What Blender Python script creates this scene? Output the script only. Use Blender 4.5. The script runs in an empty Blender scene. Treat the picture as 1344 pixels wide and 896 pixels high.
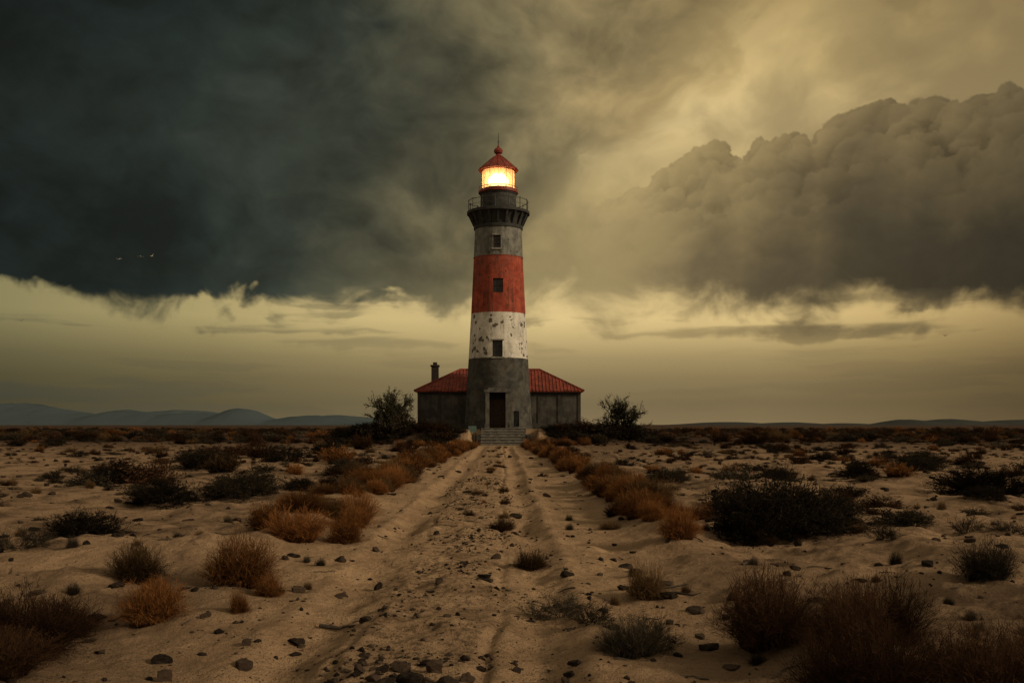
import bpy, bmesh, math, random, time
import numpy as np
from mathutils import Vector, Matrix
T0 = time.time()
scene = bpy.context.scene
scene.view_settings.view_transform = 'Standard'
scene.view_settings.look = 'None'
scene.view_settings.exposure = 0
random.seed(7)

def s2l(c):
    c = c/255.0
    return c/12.92 if c <= 0.04045 else ((c+0.055)/1.055)**2.4
def S(r, g, b): return (s2l(r), s2l(g), s2l(b), 1.0)

# ------------------------------------------------------------------ node helper
class NT:
    def __init__(self, tree): self.t = tree; tree.nodes.clear()
    def new(self, typ, **kw):
        n = self.t.nodes.new(typ)
        for k, v in kw.items(): setattr(n, k, v)
        return n
    def link(self, a, b): self.t.links.new(a, b)
    def set(self, inp, v):
        if isinstance(v, E): self.link(v.s, inp)
        elif isinstance(v, bpy.types.NodeSocket): self.link(v, inp)
        else: inp.default_value = v
    def math(self, op, a, b=None, c=None, clamp=False):
        n = self.new('ShaderNodeMath', operation=op); n.use_clamp = clamp
        self.set(n.inputs[0], a)
        if b is not None: self.set(n.inputs[1], b)
        if c is not None: self.set(n.inputs[2], c)
        return E(self, n.outputs[0])
    def sstep(self, v, a, b, lo=0.0, hi=1.0, interp='SMOOTHSTEP'):
        n = self.new('ShaderNodeMapRange', interpolation_type=interp, clamp=True)
        self.set(n.inputs['Value'], v)
        n.inputs['From Min'].default_value = a; n.inputs['From Max'].default_value = b
        n.inputs['To Min'].default_value = lo; n.inputs['To Max'].default_value = hi
        return E(self, n.outputs['Result'])
    def mix(self, f, a, b, blend='MIX'):
        n = self.new('ShaderNodeMix', data_type='RGBA', blend_type=blend)
        self.set(n.inputs[0], f); self.set(n.inputs[6], a); self.set(n.inputs[7], b)
        return n.outputs[2]
    def noise(self, vec, scale, detail=6, rough=0.55, dist=0.0, out='Fac'):
        n = self.new('ShaderNodeTexNoise')
        self.set(n.inputs['Vector'], vec)
        n.inputs['Scale'].default_value = scale; n.inputs['Detail'].default_value = detail
        n.inputs['Roughness'].default_value = rough; n.inputs['Distortion'].default_value = dist
        return E(self, n.outputs[out])
    def voro(self, vec, scale, feature='F1'):
        n = self.new('ShaderNodeTexVoronoi', feature=feature)
        self.set(n.inputs['Vector'], vec); n.inputs['Scale'].default_value = scale
        return E(self, n.outputs['Distance'])
    def vmath(self, op, a, b=None):
        n = self.new('ShaderNodeVectorMath', operation=op)
        self.set(n.inputs[0], a)
        if b is not None: self.set(n.inputs[1], b)
        return n.outputs[0]
    def xyz(self, v):
        n = self.new('ShaderNodeSeparateXYZ'); self.set(n.inputs[0], v)
        return [E(self, o) for o in n.outputs]
    def comb(self, x, y, z):
        n = self.new('ShaderNodeCombineXYZ')
        for i, v in enumerate((x, y, z)): self.set(n.inputs[i], v)
        return n.outputs[0]
class E:
    def __init__(self, nt, s): self.nt = nt; self.s = s
    def _o(self, op, a, b): return self.nt.math(op, a, b)
    def __add__(self, o): return self._o('ADD', self, o)
    __radd__ = __add__
    def __sub__(self, o): return self._o('SUBTRACT', self, o)
    def __rsub__(self, o): return self._o('SUBTRACT', o, self)
    def __mul__(self, o): return self._o('MULTIPLY', self, o)
    __rmul__ = __mul__
    def __truediv__(self, o): return self._o('DIVIDE', self, o)
    def max(self, o): return self._o('MAXIMUM', self, o)
    def min(self, o): return self._o('MINIMUM', self, o)
    def clamp(self): return self.nt.math('ADD', self, 0.0, clamp=True)

def new_mat(name):
    m = bpy.data.materials.new(name); m.use_nodes = True
    nt = NT(m.node_tree)
    out = nt.new('ShaderNodeOutputMaterial')
    return m, nt, out
def principled(nt, out, col, rough=0.85, bump=None, bstr=0.5, bdist=0.02, metallic=0.0, spec=0.3):
    p = nt.new('ShaderNodeBsdfPrincipled')
    nt.set(p.inputs['Base Color'], col); nt.set(p.inputs['Roughness'], rough)
    p.inputs['Metallic'].default_value = metallic
    p.inputs['Specular IOR Level'].default_value = spec
    if bump is not None:
        b = nt.new('ShaderNodeBump'); b.inputs['Strength'].default_value = bstr
        b.inputs['Distance'].default_value = bdist
        nt.set(b.inputs['Height'], bump); nt.link(b.outputs[0], p.inputs['Normal'])
    nt.link(p.outputs[0], out.inputs['Surface'])
    return p

# ------------------------------------------------------------------ noise functions (numpy)
def _h(ix, iy, s):
    n = (ix.astype(np.int64)*374761393 + iy.astype(np.int64)*668265263 + s*1274126177) & 0xffffffff
    n = ((n ^ (n >> 13))*1274126177) & 0xffffffff
    n = n ^ (n >> 16)
    return (n & 0xffff)/65535.0
def vn(x, y, s=0):
    ix = np.floor(x); iy = np.floor(y); fx = x-ix; fy = y-iy
    fx = fx*fx*fx*(fx*(fx*6-15)+10); fy = fy*fy*fy*(fy*(fy*6-15)+10)
    ix = ix.astype(np.int64); iy = iy.astype(np.int64)
    a_ = _h(ix, iy, s); b_ = _h(ix+1, iy, s); c_ = _h(ix, iy+1, s); d_ = _h(ix+1, iy+1, s)
    return (a_*(1-fx)+b_*fx)*(1-fy)+(c_*(1-fx)+d_*fx)*fy
def fbm(x, y, s=0, o=4):
    r = 0; amp = 1; t = 0
    for i in range(o):
        r = r+amp*(vn(x*2**i+17.3*i, y*2**i-9.1*i, s+i)-0.5); t += amp; amp *= 0.5
    return r/t*2
_rt = np.random.default_rng(99); _ang = _rt.uniform(0, 2*np.pi, 65536).astype(np.float32)
_gc = np.cos(_ang); _gs = np.sin(_ang)
def perlin(x, y, s=0):
    ix = np.floor(x); iy = np.floor(y); fx = (x-ix).astype(np.float32); fy = (y-iy).astype(np.float32)
    ix = ix.astype(np.int32); iy = iy.astype(np.int32)
    ux = fx*fx*fx*(fx*(fx*6-15)+10); uy = fy*fy*fy*(fy*(fy*6-15)+10)
    def g(a_, b_, dx, dy):
        k = (a_*73856+b_*19349663+s*83492791)
        k = (k ^ (k >> 9))*40503
        k = (k ^ (k >> 7)) & 65535
        return _gc[k]*dx+_gs[k]*dy
    n00 = g(ix, iy, fx, fy); n10 = g(ix+1, iy, fx-1, fy); n01 = g(ix, iy+1, fx, fy-1); n11 = g(ix+1, iy+1, fx-1, fy-1)
    return ((n00*(1-ux)+n10*ux)*(1-uy)+(n01*(1-ux)+n11*ux)*uy)*1.5
def pf(x, y, s=0, o=5, gain=0.5, absn=False):
    r = 0; amp = 1.0; t = 0
    c_, s_ = 0.8, 0.6
    for i in range(o):
        n = perlin(x, y, s+i*7)
        r = r+amp*(np.abs(n)*2.2 if absn else n); t += amp; amp *= gain
        x, y = (c_*x-s_*y)*2.03+11.3, (s_*x+c_*y)*2.03-4.7
    return r/t if absn else r/t*1.6
def sst(x, a_, b_):
    t = np.clip((x-a_)/(b_-a_), 0, 1); return t*t*(3-2*t)

# ------------------------------------------------------------------ WORLD : storm clouds computed over directions (azimuth, elevation)
SUN_EL, SUN_AZ = 24.0, 112.0
AZM, ELM = 50.0, 36.0
NW, NH = 2560, 920
azg = np.linspace(-AZM, AZM, NW, dtype=np.float32)[None, :].repeat(NH, 0)
elg = np.linspace(0, ELM, NH, dtype=np.float32)[:, None].repeat(NW, 1)
def C(r, g, b): return np.array([s2l(r), s2l(g), s2l(b)], dtype=np.float32)
def lerp(a_, b_, t): return a_+(b_-a_)*t[..., None]
def ctab(v, stops):
    xs_ = [p for p, _ in stops]; cs = np.array([c for _, c in stops])
    return np.stack([np.interp(v, xs_, cs[:, k]) for k in range(3)], -1).astype(np.float32)
wx = azg+1.3*pf(azg/9, elg/7, 1, 3); wy = elg+0.9*pf(azg/8, elg/6, 5, 3)
nL = pf(wx/15, wy/9, 11, 4)
nM = pf(wx/4.6, wy/3.2, 21, 6, 0.55)
nF = pf(wx/1.6, wy/1.2, 27, 5, 0.55)
bl = pf(wx/5.2, wy/4.4, 31, 5, 0.5, absn=True)
dg1 = (wx*0.80+wy*0.60); dg2 = (-wx*0.60+wy*0.80)
nD = pf(dg1/11, dg2/4.4, 41, 6, 0.55)
nS = pf((azg+0.5*nM)/14, (elg+0.25*nM)/1.15, 51, 5, 0.5)
base = ctab(elg, [(0, C(126, 113, 84)), (1.2, C(118, 107, 79)), (2.6, C(134, 121, 87)), (3.8, C(158, 143, 102)), (4.9, C(190, 172, 122)), (6.0, C(216, 196, 140)),
                  (7.5, C(216, 196, 140)), (10.5, C(198, 177, 123)), (13.5, C(226, 205, 146)), (16.5, C(248, 227, 168)), (19, C(222, 201, 143)), (23, C(172, 154, 107)), (40, C(130, 120, 90))])
azf = ctab(azg, [(-40, np.array([.28, .34, .35])), (-27, np.array([.36, .41, .41])), (-17, np.array([.56, .60, .58])), (-8, np.array([.82, .84, .82])), (2, np.array([1., 1., 1.])),
                 (14, np.array([1., .98, .94])), (22, np.array([.78, .74, .67])), (28, np.array([.54, .50, .45])), (40, np.array([.4, .38, .35]))])
base = base*azf
lowm = sst(nS, -0.05, 0.45)*sst(elg+nS*1.5, 5.6, 2.2)*0.42
base = lerp(base, ctab(azg, [(-27, C(60, 66, 60)), (0, C(108, 98, 72)), (15, C(116, 104, 75)), (27, C(80, 72, 55))]), lowm)
lay = sst(nS+0.35*nM, 0.10, 0.55)*sst(elg, 3.4, 5.0)*sst(elg, 9.0, 6.5)*0.55
base = lerp(base, ctab(azg, [(-27, C(64, 69, 61)), (-6, C(120, 112, 83)), (15, C(150, 135, 94)), (27, C(86, 78, 58))]), lay)
hi_ = sst(nD*0.5+nM*0.6+nF*0.15, -0.05, 0.45)*sst(elg, 12, 16)*(0.12+0.6*sst(elg, 17, 22))
base = lerp(base, ctab(elg, [(9, C(152, 135, 93)), (16, C(152, 134, 89)), (23, C(116, 102, 69))]), hi_)
col = base
veil = sst(elg+nM*2.0, 5.6, 8.6)*sst(elg-azg*0.45+nL*4+nM*2, 15.0, 8.5)*0.88
col = lerp(col, ctab(azg+nM*4+nL*3, [(-12, C(68, 70, 57)), (-5, C(100, 96, 72)), (2, C(136, 125, 89)), (10, C(154, 139, 99)), (18, C(128, 115, 82))]), veil)
soft = sst(azg, -10, 8)
thr = np.maximum((azg+3.5)*0.80+7.0, 6.5+nL*0.6)
dA = elg-thr+(nM*0.9+nF*0.45+bl*1.1-0.45)*(1-soft*0.4)+soft*(nL*2.4+nD*1.6+nM*1.8)
wd_ = 0.45+0.7*np.clip(nM+0.4, 0, 1)
mA = sst(dA/wd_, -0.6, 1.2)*(1-soft)+sst(dA, -2.6, 3.2)*soft
cA = ctab(azg+nL*4+nM*2.5, [(-30, C(18, 27, 27)), (-18, C(24, 34, 33)), (-11, C(39, 47, 42)), (-5, C(68, 68, 53)), (1, C(102, 95, 69)), (8, C(128, 114, 79)), (17, C(148, 130, 87)), (26, C(112, 98, 68))])
vA = 1+0.42*nM+0.18*nD+0.20*nF+0.32*sst(elg, 7, 20)*sst(azg, -30, -8)+0.38*nL
vA = np.clip(vA, 0.6, 2.1)*(1+0.35*sst(dA, 2.2, 0.2)*(1-soft))
col = lerp(col, cA*vA[..., None], mA*0.98)
# cumulus bank built from overlapping rounded puffs
R = random.Random(5)
prA = [-10, 0, 3, 7.1, 9.9, 11.6, 13, 14.1, 15.9, 17.1, 18.5, 20.1, 21.6, 22.6, 23.9, 25.3, 27.2, 31, 38, 50]
prE = [8, 9.5, 11.2, 13.2, 14.6, 15.7, 14.4, 15.3, 15.8, 15.2, 16.7, 16.9, 16.2, 16.9, 16.4, 16.7, 16.7, 16.0, 14.5, 12]
def topE(a_): return float(np.interp(a_, prA, prE))
uw = azg+0.26*nF+0.42*pf(azg/2.2, elg/2.0, 71, 4, 0.55)
vw = elg+0.22*nF+0.36*pf(azg/2.1, elg/2.2, 81, 4, 0.55)
nE = pf(azg/0.8, elg/0.7, 91, 5, 0.6)
lum = np.zeros_like(azg); msk = np.zeros_like(azg)
puffs = []
for i in range(520):
    a_ = R.uniform(2, 44); depth = R.random()**1.3*8.5
    r_ = (0.45+R.random()**1.5*1.3)*(0.75+depth*0.17)
    e_ = topE(a_)-depth-r_*0.75
    if e_ < 5: continue
    puffs.append((e_+R.uniform(-.5, .5), a_, e_, r_))
for k in range(150):
    a_ = 3+41*k/150+R.uniform(-.2, .2); r_ = R.uniform(0.35, 0.95); e_ = topE(a_)-r_*R.uniform(0.6, 1.1); puffs.append((e_+3, a_, e_, r_))
puffs.sort(key=lambda q: -q[0])
for _, a_, e_, r_ in puffs:
    x0 = max(0, int((a_-r_*1.5-0.8+AZM)/(2*AZM)*NW)); x1 = min(NW, int((a_+r_*1.5+0.8+AZM)/(2*AZM)*NW))
    y0 = max(0, int((e_-r_*1.5-0.8)/ELM*NH)); y1 = min(NH, int((e_+r_*1.5+0.8)/ELM*NH))
    if x1 <= x0 or y1 <= y0: continue
    U = (uw[y0:y1, x0:x1]-a_)/r_; W = (vw[y0:y1, x0:x1]-e_)/r_
    d = np.sqrt(U*U+W*W)+nE[y0:y1, x0:x1]*0.15
    al = sst(d, 1.03, 0.84)
    sh = 0.5+0.5*np.clip((W*0.85-U*0.45), -1.2, 1.2)
    fade = sst(W-U*0.2, -0.9, 0.55)
    t = al*(0.25+0.75*fade)*0.75
    lum[y0:y1, x0:x1] = lum[y0:y1, x0:x1]*(1-t)+sh*t
    msk[y0:y1, x0:x1] = np.maximum(msk[y0:y1, x0:x1], al)
prof_ = np.interp(azg, prA, prE).astype(np.float32)
dB = prof_-elg
top = np.maximum(msk, sst(dB, 1.0, 2.2))
bot = elg+nM*1.2+nL*1.2+nF*0.5+0.9*sst(azg, 8, 27)
mB = top*sst(bot, 5.6, 7.8)*sst(azg+nL*3+nM*2-dB*0.15, 2.0, 11.0)
deep = sst(dB+nL*2.0+nM*1.4, -0.5, 7.5)
c1 = ctab(azg+nM*2, [(2, C(156, 141, 100)), (10, C(142, 127, 88)), (18, C(120, 106, 74)), (27, C(96, 86, 61))])
c2 = ctab(azg+nM*3, [(2, C(132, 120, 85)), (10, C(100, 90, 66)), (18, C(70, 64, 48)), (27, C(52, 48, 37))])
cB = lerp(c1, c2, deep)
shB = 1+(lum-0.56)*0.85*(0.30+0.70*sst(dB, 7, 0))+0.20*nM+0.12*nL+0.08*nF
cB = cB*np.clip(shB, 0.5, 1.7)[..., None]
col = lerp(col, cB, mB)
fr = sst(nS*0.6+nM*0.6, 0.15, 0.6)*sst(elg, 3.6, 5.2)*sst(elg, 8, 6)*sst(azg, 6, 16)*0.6
col = lerp(col, np.broadcast_to(C(94, 84, 61), col.shape), fr)
img = bpy.data.images.new("storm_clouds", NW, NH, alpha=False, float_buffer=True)
img.colorspace_settings.name = 'Non-Color'
px_arr = np.ones((NH, NW, 4), dtype=np.float32); px_arr[..., :3] = np.clip(col, 0.002, 2)*np.array([1.07, 1.0, 0.95])
img.pixels.foreach_set(px_arr.ravel()); img.update(); img.pack()
print("sky", time.time()-T0)

w = bpy.data.worlds.new("World"); scene.world = w; w.use_nodes = True
nt = NT(w.node_tree)
wout = nt.new('ShaderNodeOutputWorld'); bg = nt.new('ShaderNodeBackground')
nt.link(bg.outputs[0], wout.inputs['Surface'])
D = nt.new('ShaderNodeTexCoord').outputs['Generated']
X, Y, Z = nt.xyz(D)
az = nt.math('ARCTAN2', X, Y) * 57.29578
el = nt.math('ARCSINE', Z) * 57.29578
sky = nt.new('ShaderNodeTexSky', sky_type='NISHITA')
sky.sun_disc = False
sky.sun_elevation = math.radians(SUN_EL); sky.sun_rotation = math.radians(SUN_AZ); sky.dust_density = 4.0
it = nt.new('ShaderNodeTexImage'); it.image = img; it.extension = 'EXTEND'; it.interpolation = 'Cubic'
nt.link(nt.comb((az+AZM)/(2*AZM), el/ELM, 0.0), it.inputs['Vector'])
rear = nt.sstep(nt.math('ABSOLUTE', az), 34.0, 50.0).max(nt.sstep(el, 26.0, 36.0))
nR = nt.noise(D, 2.5, 2, 0.5)
colR = nt.mix(nt.sstep(nR, 0.35, 0.65), (0.10, 0.086, 0.066, 1), (0.37, 0.300, 0.195, 1))
c = nt.mix(rear, it.outputs['Color'], colR)
c = nt.mix(nt.sstep(el, -1.5, -0.2, 1.0, 0.0), c, S(50, 42, 30))
c = nt.mix(1.0, c, (10.0, 10.0, 10.0, 1), 'MULTIPLY')
c = nt.mix(0.008, c, sky.outputs[0])
nt.set(bg.inputs['Color'], c); bg.inputs['Strength'].default_value = 0.1

# ------------------------------------------------------------------ SUN
sd = bpy.data.lights.new("sun", 'SUN'); sd.energy = 2.0; sd.angle = math.radians(10)
sd.color = (1.0, 0.80, 0.55)
so = bpy.data.objects.new("sun", sd); scene.collection.objects.link(so)
a, e = math.radians(SUN_AZ), math.radians(SUN_EL)
sundir = Vector((math.sin(a)*math.cos(e), math.cos(a)*math.cos(e), math.sin(e)))
so.rotation_euler = sundir.to_track_quat('Z', 'Y').to_euler()
so.location = sundir*100

# ------------------------------------------------------------------ CAMERA
cd = bpy.data.cameras.new("camera"); cd.lens = 35; cd.sensor_width = 36
cd.shift_y = 109/1344; cd.clip_start = 0.05; cd.clip_end = 20000
cam = bpy.data.objects.new("camera", cd); scene.collection.objects.link(cam)
cam.location = (0, 0, 1.45); cam.rotation_euler = (math.radians(90), 0, 0)
scene.camera = cam

# ------------------------------------------------------------------ mesh utils
def link(o, parent=None):
    scene.collection.objects.link(o)
    if parent is not None:
        o.parent = parent; o.matrix_parent_inverse = Matrix.Translation(-parent.location)
    return o
def empty(name, loc):
    o = bpy.data.objects.new(name, None); o.location = loc; o.empty_display_size = 0.5
    scene.collection.objects.link(o); return o
def mesh_np(name, V, F, mats=(), smooth=False, tint=None):
    V = np.asarray(V, dtype=np.float32); F = np.asarray(F, dtype=np.int32)
    me = bpy.data.meshes.new(name)
    k = F.shape[1]
    me.vertices.add(len(V)); me.vertices.foreach_set('co', V.ravel())
    me.loops.add(F.size); me.loops.foreach_set('vertex_index', F.ravel())
    me.polygons.add(len(F)); me.polygons.foreach_set('loop_start', np.arange(0, F.size, k, dtype=np.int32))
    try: me.polygons.foreach_set('loop_total', np.full(len(F), k, dtype=np.int32))
    except Exception: pass
    for m in mats: me.materials.append(m)
    me.polygons.foreach_set('use_smooth', np.full(len(F), smooth, dtype=bool))
    me.update(calc_edges=True)
    if tint is not None:
        at = me.attributes.new('tint', 'FLOAT', 'POINT'); at.data.foreach_set('value', np.asarray(tint, dtype=np.float32))
    return me
def pymesh(name, V, F, mat, parent=None, smooth=False):
    me = bpy.data.meshes.new(name); me.from_pydata([tuple(v) for v in V], [], F)
    mats = mat if isinstance(mat, (list, tuple)) else [mat]
    for m in mats: me.materials.append(m)
    if smooth:
        for p in me.polygons: p.use_smooth = True
    me.update()
    return link(bpy.data.objects.new(name, me), parent)
def revolve(name, prof, cx, cy, mat, parent=None, seg=96, smooth=True, cap=True, sharp=True):
    V, F = [], []
    for r, z in prof:
        for i in range(seg):
            t = 2*math.pi*i/seg; V.append((cx+r*math.cos(t), cy+r*math.sin(t), z))
    n = len(prof)
    for j in range(n-1):
        for i in range(seg):
            a_, b_ = j*seg+i, j*seg+(i+1) % seg
            F.append((a_, b_, b_+seg, a_+seg))
    if cap:
        F.append(tuple(reversed(range(seg)))); F.append(tuple(range((n-1)*seg, n*seg)))
    o = pymesh(name, V, F, mat, parent, smooth)
    if smooth and sharp: o.data.set_sharp_from_angle(angle=math.radians(35))
    return o
def box(name, x0, x1, y0, y1, z0, z1, mat, parent=None, bev=0.0):
    bm = bmesh.new()
    bmesh.ops.create_cube(bm, size=1)
    for v in bm.verts:
        v.co = Vector(((x0+x1)/2+v.co.x*(x1-x0), (y0+y1)/2+v.co.y*(y1-y0), (z0+z1)/2+v.co.z*(z1-z0)))
    if bev > 0: bmesh.ops.bevel(bm, geom=bm.edges[:], offset=bev, segments=2, affect='EDGES', profile=0.6)
    me = bpy.data.meshes.new(name); bm.to_mesh(me); bm.free()
    me.materials.append(mat)
    return link(bpy.data.objects.new(name, me), parent)
def tube_pts(P, R, k=6):
    V, F = [], []
    P = [Vector(p) for p in P]
    for i, p in enumerate(P):
        d = (P[min(i+1, len(P)-1)] - P[max(i-1, 0)]).normalized()
        u = d.orthogonal().normalized(); v = d.cross(u)
        for j in range(k):
            t = 2*math.pi*j/k; V.append(p + (u*math.cos(t)+v*math.sin(t))*R[i])
    for i in range(len(P)-1):
        for j in range(k):
            a_, b_ = i*k+j, i*k+(j+1) % k
            F.append((a_, b_, b_+k, a_+k))
    return V, F
def merge(parts):
    V, F = [], []
    for v, f in parts:
        o = len(V); V += list(v); F += [tuple(i+o for i in q) for q in f]
    return V, F
def boxvf(x0, x1, y0, y1, z0, z1):
    V = [(x, y, z) for z in (z0, z1) for y in (y0, y1) for x in (x0, x1)]
    F = [(0, 2, 3, 1), (4, 5, 7, 6), (0, 1, 5, 4), (2, 6, 7, 3), (0, 4, 6, 2), (1, 3, 7, 5)]
    return V, F

# ------------------------------------------------------------------ terrain
LX, LY, GZ = -1.03, 75.0, 1.12
SX0, SX1 = LX-1.20, LX+2.05
def road_x(y): return -0.42-0.0081*np.clip(y, 0, 75)
def H(x, y):
    x = np.asarray(x, dtype=float); y = np.asarray(y, dtype=float)
    rx = x-road_x(y)+0.10*fbm(y/5.0, y*0+3.3, 50, 2)
    road = 1-sst(np.abs(rx), 1.9, 2.9)
    h = 0.15*fbm(x/7, y/7, 1, 3)*(1-road*0.7)
    h = h+0.14*fbm(x/1.6, y/1.6, 5, 3)*(1-road*0.5)
    h = h+0.065*fbm(x/0.42, y/0.6, 9, 4)*(1-road*0.3)
    h = h-0.06*road
    h = h+0.14*np.exp(-((np.abs(rx)-2.55)/0.45)**2)*(0.75+0.5*fbm(x/1.5, y/1.5, 12, 2))
    wob = 0.09*fbm(y/1.3, y*0, 61, 3)
    deep = 0.75+0.6*fbm(y/3.0, y*0+9, 66, 2)
    for c_, wd, dp in ((-0.98, 0.23, 0.10), (0.72, 0.22, 0.095), (0.36, 0.045, 0.05), (-0.62, 0.05, 0.03)):
        h = h-dp*deep*np.exp(-((rx-c_-wob)/wd)**2)
    for c_ in (-1.32, 1.04, -0.60):
        h = h+0.03*np.exp(-((rx-c_-wob)/0.10)**2)
    strip = np.exp(-((rx+0.15)/0.42)**2)
    cl = fbm(x/0.16, y/0.2, 21, 3)
    h = h+strip*(0.02+0.06*np.maximum(cl, 0))
    cl2 = fbm(x/0.5, y/0.5, 31, 4)
    h = h+(1-road*0.5)*0.10*np.maximum(cl2-0.05, 0)
    pk = fbm(x/0.22, y/0.22, 131, 3)
    h = h-0.035*np.maximum(pk-0.15, 0)*(y < 40)
    for c_ in (-0.98, 0.72):
        h = h+0.008*np.exp(-((rx-c_-wob)/0.16)**4)*np.sin(y*2*math.pi/0.085+np.abs(rx-c_)*30)*(y < 14)
    r = np.sqrt(((x+1.4)/12.5)**2+((y-79)/9.6)**2)
    m = 1-sst(r+0.04*fbm(x/2, y/2, 70, 2), 0.78, 1.10)
    carve = sst(x, SX0-0.9, SX0-0.25)*sst(x, SX1+0.9, SX1+0.25)*sst(y, 72.75, 72.4)
    m = m*(1-carve)
    h = h*(1-m)+m*1.12
    near = carve*sst(y, 66, 69); h = h*(1-near*0.9)
    far = sst(np.sqrt(x*x+y*y), 120, 600)
    h = h+far*0.35*fbm(x/90, y/90, 80, 3)-far*0.2
    return h
def axis(lo, hi, d0, d1, step, g):
    a_ = list(np.arange(d0, d1, step))
    s = step; v = a_[-1]
    while v < hi: s *= g; v += s; a_.append(v)
    s = step; v = a_[0]; pre = []
    while v > lo: s *= g; v -= s; pre.append(v)
    return np.array(pre[::-1]+a_)
xs = axis(-7000, 7000, -3.8, 3.8, 0.030, 1.038)
ys = axis(-60, 9000, 4.6, 12.0, 0.028, 1.018)
ys = np.unique(np.concatenate([ys, np.arange(68, 74, 0.2)]))
XX, YY = np.meshgrid(xs, ys)
ZZ = H(XX, YY)
V = np.stack([XX.ravel(), YY.ravel(), ZZ.ravel()], 1)
nx, ny = len(xs), len(ys)
ii = np.arange(nx*ny).reshape(ny, nx)
F = np.stack([ii[:-1, :-1].ravel(), ii[:-1, 1:].ravel(), ii[1:, 1:].ravel(), ii[1:, :-1].ravel()], 1)

mg, nt, out = new_mat("desert_sand")
geo = nt.new('ShaderNodeNewGeometry'); P = geo.outputs['Position']
gx, gy, gz = nt.xyz(P)
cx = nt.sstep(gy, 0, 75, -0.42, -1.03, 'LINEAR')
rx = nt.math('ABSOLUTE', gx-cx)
n1 = nt.noise(P, 0.35, 4, 0.6); n2 = nt.noise(P, 2.2, 6, 0.62); n3 = nt.noise(P, 14.0, 5, 0.65); n4 = nt.noise(P, 90.0, 2, 0.6)
offroad = nt.sstep(rx + (n2-0.5)*2.2, 1.5, 3.2)
pale = nt.mix(nt.sstep(n2, 0.3, 0.7), (0.32, 0.208, 0.120, 1), (0.48, 0.325, 0.192, 1))
soil = nt.mix(nt.sstep(n1*0.5+n2*0.5, 0.36, 0.58), (0.10, 0.063, 0.038, 1), (0.36, 0.240, 0.143, 1))
c = nt.mix(offroad, pale, soil)
strip = nt.sstep(nt.math('ABSOLUTE', gx-cx+0.15)+(n2-0.5)*1.5, 0.1, 0.8, 1.0, 0.0)
c = nt.mix(strip*nt.sstep(n3, 0.46, 0.60)*0.6, c, (0.095, 0.062, 0.040, 1))
vignette = nt.sstep(gy + (n1-0.5)*7.0, 12.0, 5.0)*nt.sstep(rx+(n2-0.5)*1.5, 1.0, 3.0, 0.32, 1.0)
c = nt.mix(vignette*0.80, c, (0.068, 0.043, 0.028, 1))  # foreground vignette painted into the soil colour, strongest beside the road
c = nt.mix(nt.sstep(n3*0.6+n4*0.4, 0.54, 0.64)*0.6, c, (0.075, 0.048, 0.031, 1))
sp = nt.voro(P, 24.0); spk = nt.sstep(sp, 0.14, 0.22, 1.0, 0.0)*nt.sstep(n2, 0.46, 0.56)
c = nt.mix(spk*0.8, c, (0.028, 0.020, 0.015, 1))
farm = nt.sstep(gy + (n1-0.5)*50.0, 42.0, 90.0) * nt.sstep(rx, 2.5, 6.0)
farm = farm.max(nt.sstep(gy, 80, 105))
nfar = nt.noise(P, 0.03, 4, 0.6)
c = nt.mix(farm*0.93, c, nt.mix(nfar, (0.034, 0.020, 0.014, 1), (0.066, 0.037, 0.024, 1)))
hgt = n3*0.5 + n4*0.18 + n2*0.9
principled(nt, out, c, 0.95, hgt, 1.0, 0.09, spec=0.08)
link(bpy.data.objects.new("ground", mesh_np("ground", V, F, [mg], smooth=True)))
print("terrain", time.time()-T0)

# ------------------------------------------------------------------ HILLS
def hills(name, dist, x0, x1, top, colr, seed, depth=500, n=260, amp=1.0):
    xsr = np.linspace(x0, x1, n); rows = 14
    V = []
    for j in range(rows):
        t = j/(rows-1); yy = dist+depth*t
        prof = math.sin(math.pi*t)**0.8 if 0 < t < 1 else 0
        nz = 1+0.35*amp*fbm(xsr/140, xsr*0+j*0.45, seed, 4)
        z = top(xsr)*prof*nz-1.5
        V += list(zip(xsr, [yy]*n, z))
    ii = np.arange(n*rows).reshape(rows, n)
    F = np.stack([ii[:-1, :-1].ravel(), ii[:-1, 1:].ravel(), ii[1:, 1:].ravel(), ii[1:, :-1].ravel()], 1)
    m, nt, out = new_mat(name+"_slope")
    geo = nt.new('ShaderNodeNewGeometry')
    nn = nt.noise(geo.outputs['Position'], 0.012, 5, 0.6)
    c = nt.mix(nn, tuple(v*0.9 for v in colr)+(1,), tuple(v*1.1 for v in colr)+(1,))  # blue-grey distance haze is put into the slope colour itself
    principled(nt, out, c, 1.0, nn, 0.15, 20.0, spec=0.0)
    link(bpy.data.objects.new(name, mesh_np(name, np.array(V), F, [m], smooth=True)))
def bumps(lst):
    def f(xs_):
        z = np.zeros_like(xs_)
        for c_, w_, h_ in lst: z = np.maximum(z, h_*np.exp(-((xs_-c_)/w_)**2))
        return z
    return f
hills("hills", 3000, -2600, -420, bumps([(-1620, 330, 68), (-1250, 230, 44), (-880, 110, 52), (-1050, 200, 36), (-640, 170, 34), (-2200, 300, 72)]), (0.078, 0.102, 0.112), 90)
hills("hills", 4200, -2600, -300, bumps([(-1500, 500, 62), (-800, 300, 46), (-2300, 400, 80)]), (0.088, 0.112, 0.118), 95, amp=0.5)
hills("mesa_hills", 3000, 350, 2600, bumps([(700, 160, 12), (900, 120, 11), (1080, 90, 8), (1290, 70, 20), (1420, 120, 21), (1700, 240, 20), (2200, 300, 26)]), (0.065, 0.070, 0.066), 97, amp=0.4)

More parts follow.
